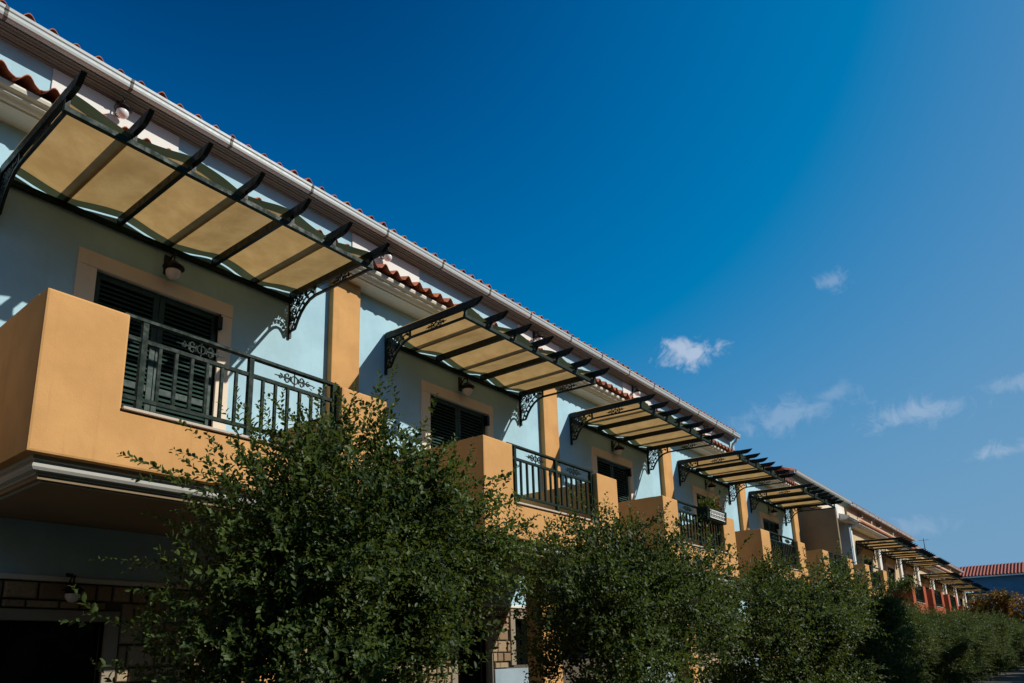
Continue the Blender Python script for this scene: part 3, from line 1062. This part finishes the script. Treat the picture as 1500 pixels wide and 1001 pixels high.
# ---- the set-back link house with the brown privacy wall and orange balcony
LK = empty('link_house', (30, 0, 0))
tag(LK, 'set-back house with brown privacy wall and grey-blue side wall between blue and cream houses', 'house')
MB().box(-0.508, 8.6, 2.0, 2.25, GROUND, 3.55).build('rear_wall', MAT['cream'], LK)
MB().box(0.40, 0.60, -1.45, 1.998, ZT, 1.93).build('privacy_wall', MAT['brown'], LK, 0.012)
MB().box(0.40, 8.6, 0.0, 0.3, 2.62, 3.499).build('frieze', MAT['frame'], LK)
MB().box(6.2, 8.0, -0.03, -0.002, 2.50, 3.2).build('frieze_panel', MAT['white'], LK)
MB().box(8.6, 8.8, -0.10, 2.0, GROUND, 2.44).build('side_wall', MAT['grey_blue'], LK)
MB().box(8.805, 9.088, -0.125, 0.2, -2.19, 2.44).build('pilaster', MAT['white'], LK, 0.01)
mb = MB()
mb.prism_y([(X0, ZB), (X3, ZB), (X3, ZT), (X2, ZT), (X2, ZS), (X1, ZS), (X1, ZT), (X0, ZT)], -D, -D + 0.2)
bl = mb.build('balcony_parapet', MAT['orange'], LK, 0.02, 2, lambda ed: all(v.co.y < -D + 0.01 for v in ed.verts))
for xa, xb, zb_ in ((X0, X0 + 0.2, ZT - 0.001), (X3 - 0.2, X3, ZT - 0.001)):
    MB().box(xa, xb, -D + 0.2, 1.99, ZB, zb_).build('side_wall', MAT['orange'], bl)
MB().box(X0 + 0.2, X3 - 0.2, -D + 0.2, 1.99, -2.1, -1.5).build('floor_slab', MAT['concrete'], bl)
rl = MB().box(X1, X2, -2.15, -2.09, -0.492, -0.452).box(X1, X2, -2.14, -2.10, -0.70, -0.66).box(X1, X2, -2.14, -2.10, -1.303, -1.265).build('railing', MAT['rail'], LK)
for i in range(1, 15):
    x = X1 + i * (X2 - X1) / 15
    MB().box(x - 0.016, x + 0.016, -2.136, -2.104, -1.2645, -0.7025).build('baluster', MAT['rail'], rl)
prof = [(-0.001, 3.50), (-0.06, 3.52), (-0.10, 3.552), (-0.14, 3.595), (-0.185, 3.64), (-0.185, 3.74), (-0.001, 3.74)]
MB().prism_x([(y, z - 0.12) for y, z in prof], -0.2, 9.08).build('eaves_moulding', MAT['eaves'], LK)
gq = [(-0.187, 3.735), (-0.187, 3.605), (-0.255, 3.588), (-0.288, 3.63), (-0.305, 3.68), (-0.31, 3.72), (-0.298, 3.72), (-0.27, 3.62), (-0.2, 3.61), (-0.199, 3.735)]
MB().prism_x([(y, z - 0.12) for y, z in gq], -0.2, 9.08).build('gutter', MAT['gutter'], LK)
mb = MB()
tile_row_merged(mb, -0.2, -0.25, 3.60, 34)
tag(mb.build('tiles', MAT['tile'], LK), kind='stuff')
MB().add([(-0.2, 0.2, 3.78), (9.08, 0.2, 3.78), (9.08, 4, 5.1), (-0.2, 4, 5.1), (-0.2, 4.1, 5.0), (9.08, 4.1, 5.0), (9.08, 0.2, 3.7), (-0.2, 0.2, 3.7)],
         [(0, 1, 2, 3), (4, 5, 6, 7), (0, 3, 4, 7), (1, 6, 5, 2), (3, 2, 5, 4), (0, 7, 6, 1)]).build('roof', MAT['tile'], LK)
prof = [(-0.001, 2.44), (-0.33, 2.44), (-0.33, 2.462), (-0.385, 2.475), (-0.445, 2.512), (-0.445, 2.54), (-0.50, 2.56), (-0.515, 2.612), (-0.4, 2.66), (-0.001, 2.80)]
MB().prism_x(prof, 7.2, 9.08).build('cornice', MAT['cornice'], LK)

# ---- cream houses with terracotta balconies, then the last blue ones
CREAM = {'blue_plaster': MAT['cream'], 'orange_plaster': MAT['terracotta'], 'brown_plaster': MAT['terracotta']}
BLUE2 = {'orange_plaster': MAT['terracotta']}


def pil_white(h):
    for o in h.children:
        if o.name.startswith('pilaster'):
            o.material_slots[0].link = 'OBJECT'
            o.material_slots[0].material = MAT['white']


FAR = [(39.6, -0.15, 'cream terraced house with the big terracotta red balcony nearest the orange ones'),
       (45.6, -0.15, 'cream terraced house behind the second terracotta balcony of its row'),
       (51.6, -0.15, 'cream terraced house where the second white gutter ends in a short bent pipe'),
       (57.6, -0.65, 'cream terraced house under the near end of the lowest long gutter, red balcony'),
       (63.6, -0.65, 'cream terraced house below the roof antenna, among the farthest awnings'),
       (69.6, -0.65, 'far cream terraced house one before the end of the lowest gutter'),
       (75.6, -0.65, 'farthest cream terraced house, at the end of the lowest long gutter'),
       (82.2, -0.75, 'small distant pale blue house with a low awning at the far end of the street')]
for i, (x, dz, lab) in enumerate(FAR):
    src = far_proto if i < 7 else low_proto
    h = place(copy_tree(src, swap=CREAM if i < 7 else BLUE2, skip=() if i in (2,) else ('downpipe',)), x, dz)
    tag(h, lab, 'house', 'cream terraced houses with terracotta balconies' if i < 7 else HG)
    pil_white(h)
    if i == 7:
        h['group'] = 'distant pale blue houses'

# ================================================================== awnings
aw = build_awning()
kids_of()
AG = 'beige canvas awnings on green iron rafters'
ALAB = ['largest beige canvas awning on green iron rafters, over the nearest balcony door',
        'beige canvas awning over the second balcony door from the near end of the blue row',
        'beige canvas awning over the third blue house, next before the gutter end',
        'beige canvas awning above the balcony with the flower box, its rafters standing against the sky',
        'beige canvas awning of the last blue house, beside the tall brown side wall']
ALAB[2] = 'beige canvas awning above the balcony with the flower box'
ALAB[3] = 'beige canvas awning with dark rafter tips against the sky, below the bent downpipe'
h2['label'] = 'pale blue terraced house with the flower box on its railing, middle of the five'
far_proto['label'] = 'pale blue terraced house where the long upper gutter ends in a bent downpipe'
for k in range(5):
    o = aw if k == 0 else copy_tree(aw)
    place(o, 6 * k)
    tag(o, ALAB[k], 'awning', AG)
am1 = place(copy_tree(aw), -6)
tag(am1, 'beige canvas awning just past the left edge, before the largest one', 'awning', AG)
FL = ['over the first terracotta balcony after the brown side wall', 'over the second cream house beyond the brown wall', 'over the cream house at the end of the second gutter',
      'under the near end of the lowest gutter', 'below the roof antenna', 'second from the far end of the cream houses', 'at the far end of the cream houses',
      'low on the distant pale blue house, nearest the red tiled roof']
for i, (x, dz, lab) in enumerate(FAR):
    o = place(copy_tree(aw), x, dz)
    tag(o, 'small distant beige awning ' + FL[i], 'awning', 'distant beige awnings')

# ================================================================== lamps
la = build_lantern()
kids_of()
LLAB = ['globe lantern with black hood over the nearest louvred door, under the largest awning', 'globe lantern over the shuttered door of the second blue house',
        'dark globe lantern on the wall above the flower box plants', 'globe lantern over the door of the blue house at the long gutter\'s end',
        'small dark globe lantern over the last blue house door near the brown wall']
for k in range(5):
    o = la if k == 0 else copy_tree(la)
    o.location = (6 * k + 2.475, -0.001, 1.31)
    tag(o, LLAB[k], 'wall lamp', 'lanterns over the balcony doors')
ULAB = ['white globe lamp under the eaves above the first two rafters of the largest awning', 'white globe lamp under the eaves at the right end of the largest awning',
        'globe lamp under the eaves behind the middle rafters of the second awning', 'globe lamp under the eaves at the left end of the third awning',
        'small globe lamp under the eaves behind the right end of the third awning', 'tiny eaves lamp on the cream house just past the last blue awning', 'tiny eaves lamp on the cream house above the tiled cornice', 'tiny eaves lamp on the cream house before the second gutter ends']
for i, (x, dz) in enumerate([(1.63, 0), (6.35, 0), (11.07, 0), (15.81, 0), (20.77, 0), (35.4, -0.1), (41.4, -0.15), (45.9, -0.15)]):
    o = copy_tree(la)
    o.location = (x, -0.024, 3.27 + dz)
    o.scale = (0.78,) * 3
    tag(o, ULAB[i], 'wall lamp', 'globe lamps under the eaves')
o = copy_tree(la)
o.location = (1.69, 0.0, -2.98)
o.scale = (0.8,) * 3
tag(o, 'dim globe lamp on the dark stone wall above the ground floor door', 'wall lamp')

# ================================================================== planter on the fourth balcony
PLX = 12
pb = empty('flower_box', (PLX, 0, 0))
o_ = pb
MB().prism_x([(-2.42, -0.80), (-2.20, -0.80), (-2.17, -0.50), (-2.45, -0.50)], 2.30, 3.45).build('trough', MAT['rail'], pb, 0.01)
mb = MB()
for i in range(9):
    a = 2.42 + i * 0.095
    mb.tube([(a, -2.432, -0.74), (a + 0.07, -2.446, -0.57)], 0.009, 4); mb.tube([(a + 0.07, -2.432, -0.74), (a, -2.446, -0.57)], 0.009, 4)
for z in (-0.745, -0.655, -0.565):
    mb.tube([(2.4, -2.447, z), (3.28, -2.447, z)], 0.011, 4)
mb.build('lattice', MAT['white'], pb)
for x in (2.5, 3.3):
    MB().box(x - 0.015, x + 0.015, -2.2, -2.08, -0.452, -0.44).build('hook', MAT['rail'], pb)
tag(pb, 'dark green flower box with white lattice front hung on the balcony railing', 'flower box')
rng = np.random.default_rng(8)
n = 90
st = np.stack([rng.uniform(2.35, 3.4, n), rng.uniform(-2.40, -2.22, n), np.full(n, -0.53)], 1)
d = unit(np.stack([rng.normal(size=n) * 0.35, rng.normal(size=n) * 0.35, np.ones(n)], 1))
tone = np.where(st[:, 0] > 2.85, np.where(rng.random(n) < 0.55, 1.4, 0.4), 0.35)
fp = empty('potted_plant', (PLX, 0, 0))
link('foliage', shoots(rng, st, d, rng.uniform(0.12, 0.42, n), 0.03, 0.075, 0.02, MAT['leaf_pot'], 'foliage', tone_bias=tone), fp)
tag(fp, 'yellow-green and red leaved plants growing in the flower box on the railing', 'plant')

# ================================================================== trees in front of the houses
TG = 'clipped leafy trees in a row along the facade'


def lob(*a):
    return [((x, y, z), (rx, ry, rz)) for x, y, z, rx, ry, rz in a]


# nearest tree: lobes relative to its foot at (2.0, -4.6, GROUND)
t1_extra = []
pr = random.Random(21)
for px_, pz_, dx, dz, l_ in [(-1.3, 2.68, -1, 0.08, 0.55), (-1.2, 2.84, -1, 0.2, 0.55), (-1.15, 2.55, -1, 0.0, 0.5), (-1.1, 3.0, -0.4, 0.7, 0.35), (-0.5, 3.3, -0.2, 1, 0.4), (-0.2, 3.4, 0.0, 1, 0.4), (0.1, 3.4, 0.2, 1, 0.35),
                             (0.8, 3.2, 0.4, 0.9, 0.35), (1.45, 3.0, 1, 0.4, 0.4), (1.7, 2.75, 1, 0.1, 0.5), (1.75, 2.6, 1, 0.0, 0.5), (-0.85, 3.1, -0.5, 0.9, 0.35)]:
    for _ in range(4):
        t1_extra.append(((px_ + pr.uniform(-.16, .16), pr.uniform(-.6, .5), pz_ + pr.uniform(-.16, .1)), (dx + pr.uniform(-.35, .35), pr.uniform(-.5, .4), dz + pr.uniform(-.25, .35)), l_ * pr.uniform(0.6, 1.05)))
t1 = make_tree('broadleaf_tree', (2.05, -4.6, GROUND), lob((-0.8, 0, 2.15, 0.68, 0.7, 0.58), (-0.05, 0, 2.35, 0.95, 0.9, 0.80), (0.85, 0.1, 2.42, 0.75, 0.75, 0.52), (-0.5, 0, 1.35, 1.05, 0.9, 0.85), (-0.25, 0.1, 3.12, 0.28, 0.35, 0.28), (1.35, 0.1, 2.35, 0.32, 0.5, 0.34)),
               6600, 0.046, 0.0132, 0.0180, 3, t1_extra, 0.14, 0.40, trunk_r=0.1, limbs=14)
tag(t1, 'largest leafy dark green tree, in front of the nearest orange balcony', 'tree', TG)
t2 = make_tree('broadleaf_tree', (5.8, -4.5, GROUND), lob((-0.2, 0, 2.0, 0.80, 0.8, 0.58), (0.7, 0, 2.15, 1.0, 0.9, 0.68), (2.0, 0.1, 2.05, 0.95, 0.85, 0.58), (-0.15, 0, 1.3, 0.8, 0.85, 0.8), (2.75, 0.1, 1.95, 0.5, 0.6, 0.42), (0.4, 0, 2.75, 0.38, 0.4, 0.24), (0, 0, 0.5, 0.45, 0.45, 0.55)),
               5400, 0.050, 0.0145, 0.023, 5, None, 0.14, 0.42, trunk_r=0.09, limbs=12)
t2.scale = (1.06, 1.0, 1.09)
tag(t2, 'second leafy tree from the near end, below the middle balconies', 'tree', TG)
t3 = make_tree('broadleaf_tree', (12.9, -4.5, GROUND), lob((-2.1, 0, 2.0, 0.85, 0.85, 0.62), (-0.7, 0, 2.15, 1.05, 0.95, 0.75), (0.9, 0, 2.5, 1.05, 0.95, 0.78), (2.2, 0, 2.35, 0.85, 0.85, 0.72), (-1.5, 0, 1.2, 1.05, 0.95, 0.8), (1.2, 0, 1.15, 1.2, 0.95, 0.85), (0, 0, 0.6, 0.5, 0.5, 0.6)),
               6200, 0.060, 0.018, 0.028, 7, None, 0.16, 0.48, trunk_r=0.1, limbs=12)
tag(t3, 'third leafy tree from the near end, rising before the brown side wall', 'tree', TG)
kids_of()
TL = ['fourth leafy tree, growing below the brown side wall', 'fifth leafy tree, below the big terracotta balcony', 'sixth leafy tree along the facade, in front of the terracotta balconies',
      'seventh leafy tree of the row, toward the right edge', 'eighth leafy tree, small and dark near the right edge', 'ninth leafy tree, under the small distant awning', 'tenth and farthest leafy tree of the row at the right edge']
for i, (x, top, sx) in enumerate([(18.7, -2.0, 0.85), (23.8, -2.3, 0.95), (30.0, -2.2, 0.9), (36.5, -2.05, 1.15), (44.5, -2.0, 1.0), (54, -2.0, 1.5), (69, -1.8, 1.8)]):
    src = (t3, t2)[i % 2]
    o = copy_tree(src)
    h0 = (3.6 if src is t3 else 3.2)
    o.location = (x, -4.5 + (0.2 if i % 2 else -0.1), GROUND)
    o.scale = (sx, sx * 0.95, (top - GROUND) / h0)
    o.rotation_euler = (0, 0, PI + 0.12 if i in (0, 1, 4, 5) else -0.1)
    tag(o, TL[i], 'tree', TG)

# low hedge between the trunks
rng = np.random.default_rng(61)
n = 16000
hp = np.stack([rng.uniform(11, 84, n), rng.normal(-3.5, 0.28, n), GROUND + 0.05 + 1.15 * rng.random(n) ** 0.7], 1)
hp[:, 2] += 0.12 * np.sin(hp[:, 0] * 2.3)
hm = leaves_mesh('hedge', hp, unit(rng.normal(size=(n, 3)) + np.array([0, 0, 0.5])), unit(rng.normal(size=(n, 3)) + np.array([0, 0, 0.8])), rng.uniform(0.1, 0.2, n), rng.uniform(0.035, 0.06, n), rng.random(n), MAT['leaf'])
hg = link('hedge', hm)
tag(hg, 'low dark hedge growing between the tree trunks along the facade', 'hedge', kind='stuff')

# climber trailing over the first terracotta balcony
rng = np.random.default_rng(18)
n = 260
st = np.stack([40.2 + rng.normal(size=n) * 0.35, rng.uniform(-2.3, -0.6, n), -0.68 + rng.normal(size=n) * 0.12], 1)
d = unit(np.stack([rng.normal(size=n) - 0.7, rng.normal(size=n) * 0.8, rng.normal(size=n) * 0.5 - 0.1], 1))
cl = empty('trailing_plant', (0, 0, 0))
link('foliage', shoots(rng, st, d, rng.uniform(0.3, 0.7, n), 0.06, 0.12, 0.035, MAT['leaf'], 'foliage', droop=0.35), cl)
tag(cl, 'bushy plant trailing over the side of the first terracotta balcony', 'plant')

# autumn tree and far house at the end of the street
ta = make_tree('autumn_tree', (58, -4.2, GROUND), lob((0, 0, 4.0, 1.4, 1.6, 0.9), (0.5, -1.2, 3.9, 1.3, 1.5, 1.0), (0, 0.6, 3.6, 1.0, 1.2, 0.8), (0, -2.4, 4.2, 1.2, 1.4, 1.0)), 1300, 0.15, 0.05, 0.07, 31, None, 0.3, 0.7, mat=MAT['leaf_autumn'])
tag(ta, 'orange-brown leaved tree near the right edge, in front of the red tiled roof', 'tree')
FH = empty('far_house', (95, 0, 0))
tag(FH, 'far blue-walled house with a wide red tiled roof at the right edge', 'house')
MAT['deep_blue'] = plaster('deep_blue_plaster', (0.09, 0.20, 0.30), 0.1)
MB().box(0.6, 8, -16, 1.2, GROUND, 3.75).build('wall', MAT['deep_blue'], FH)
mb = MB()
ntl = 60
for sgn in (0,):
    V, F = [], []
    n = ntl * 6
    for j in range(2):
        x = 0.0 if j == 0 else 4.2
        z = 3.6 if j == 0 else 5.05
        for i in range(n + 1):
            y = 1.9 - 19 * i / n
            c = math.cos(2 * PI * i / 6)
            V.append((x, y, z + 0.10 * max(c, -0.4)))
    F = [(i, i + 1, n + 2 + i, n + 1 + i) for i in range(n)]
    mb.add(V, F, True)
mb.add([(4.2, 1.9, 5.05), (4.2, -17.1, 5.05), (8.6, -17.1, 3.6), (8.6, 1.9, 3.6)], [(0, 1, 2, 3)])
MAT['far_tile'] = tile_mat('far_roof_tile', (0.29, 0.066, 0.038))
mb.build('roof', MAT['far_tile'], FH)
MB().box(0.02, 0.16, -17, 1.8, 3.42, 3.56).build('fascia', MAT['cornice'], FH)
MB().box(0.5, 0.598, -5.6, -4.4, 0.6, 2.9).build('window', MAT['glass'], FH)
ch_ = MB().box(-0.35, 0.35, -0.35, 0.35, 0, 0.9).box(-0.45, 0.45, -0.45, 0.45, 0.902, 1.02).box(-0.3, 0.3, -0.3, 0.3, 1.022, 1.15).build('chimney', MAT['brown'])
ch_.location = (85.5, 0.9, 2.75)
tag(ch_, 'small dark chimney where the lowest gutter meets the red roof', 'chimney')
an = MB()
an.tube([(0, 0, 0), (0, 0, 1.55)], 0.03, 5)
an.tube([(0, -0.35, 1.4), (0, 0.35, 1.4)], 0.015, 4)
for i in range(5):
    an.tube([(-0.14, -0.3 + 0.15 * i, 1.4), (0.14, -0.3 + 0.15 * i, 1.4)], 0.012, 4)
an = an.build('roof_antenna', MAT['black'])
an.location = (66, 0.45, 3.15)
tag(an, 'thin antenna mast standing on the far roof against the sky', 'antenna')
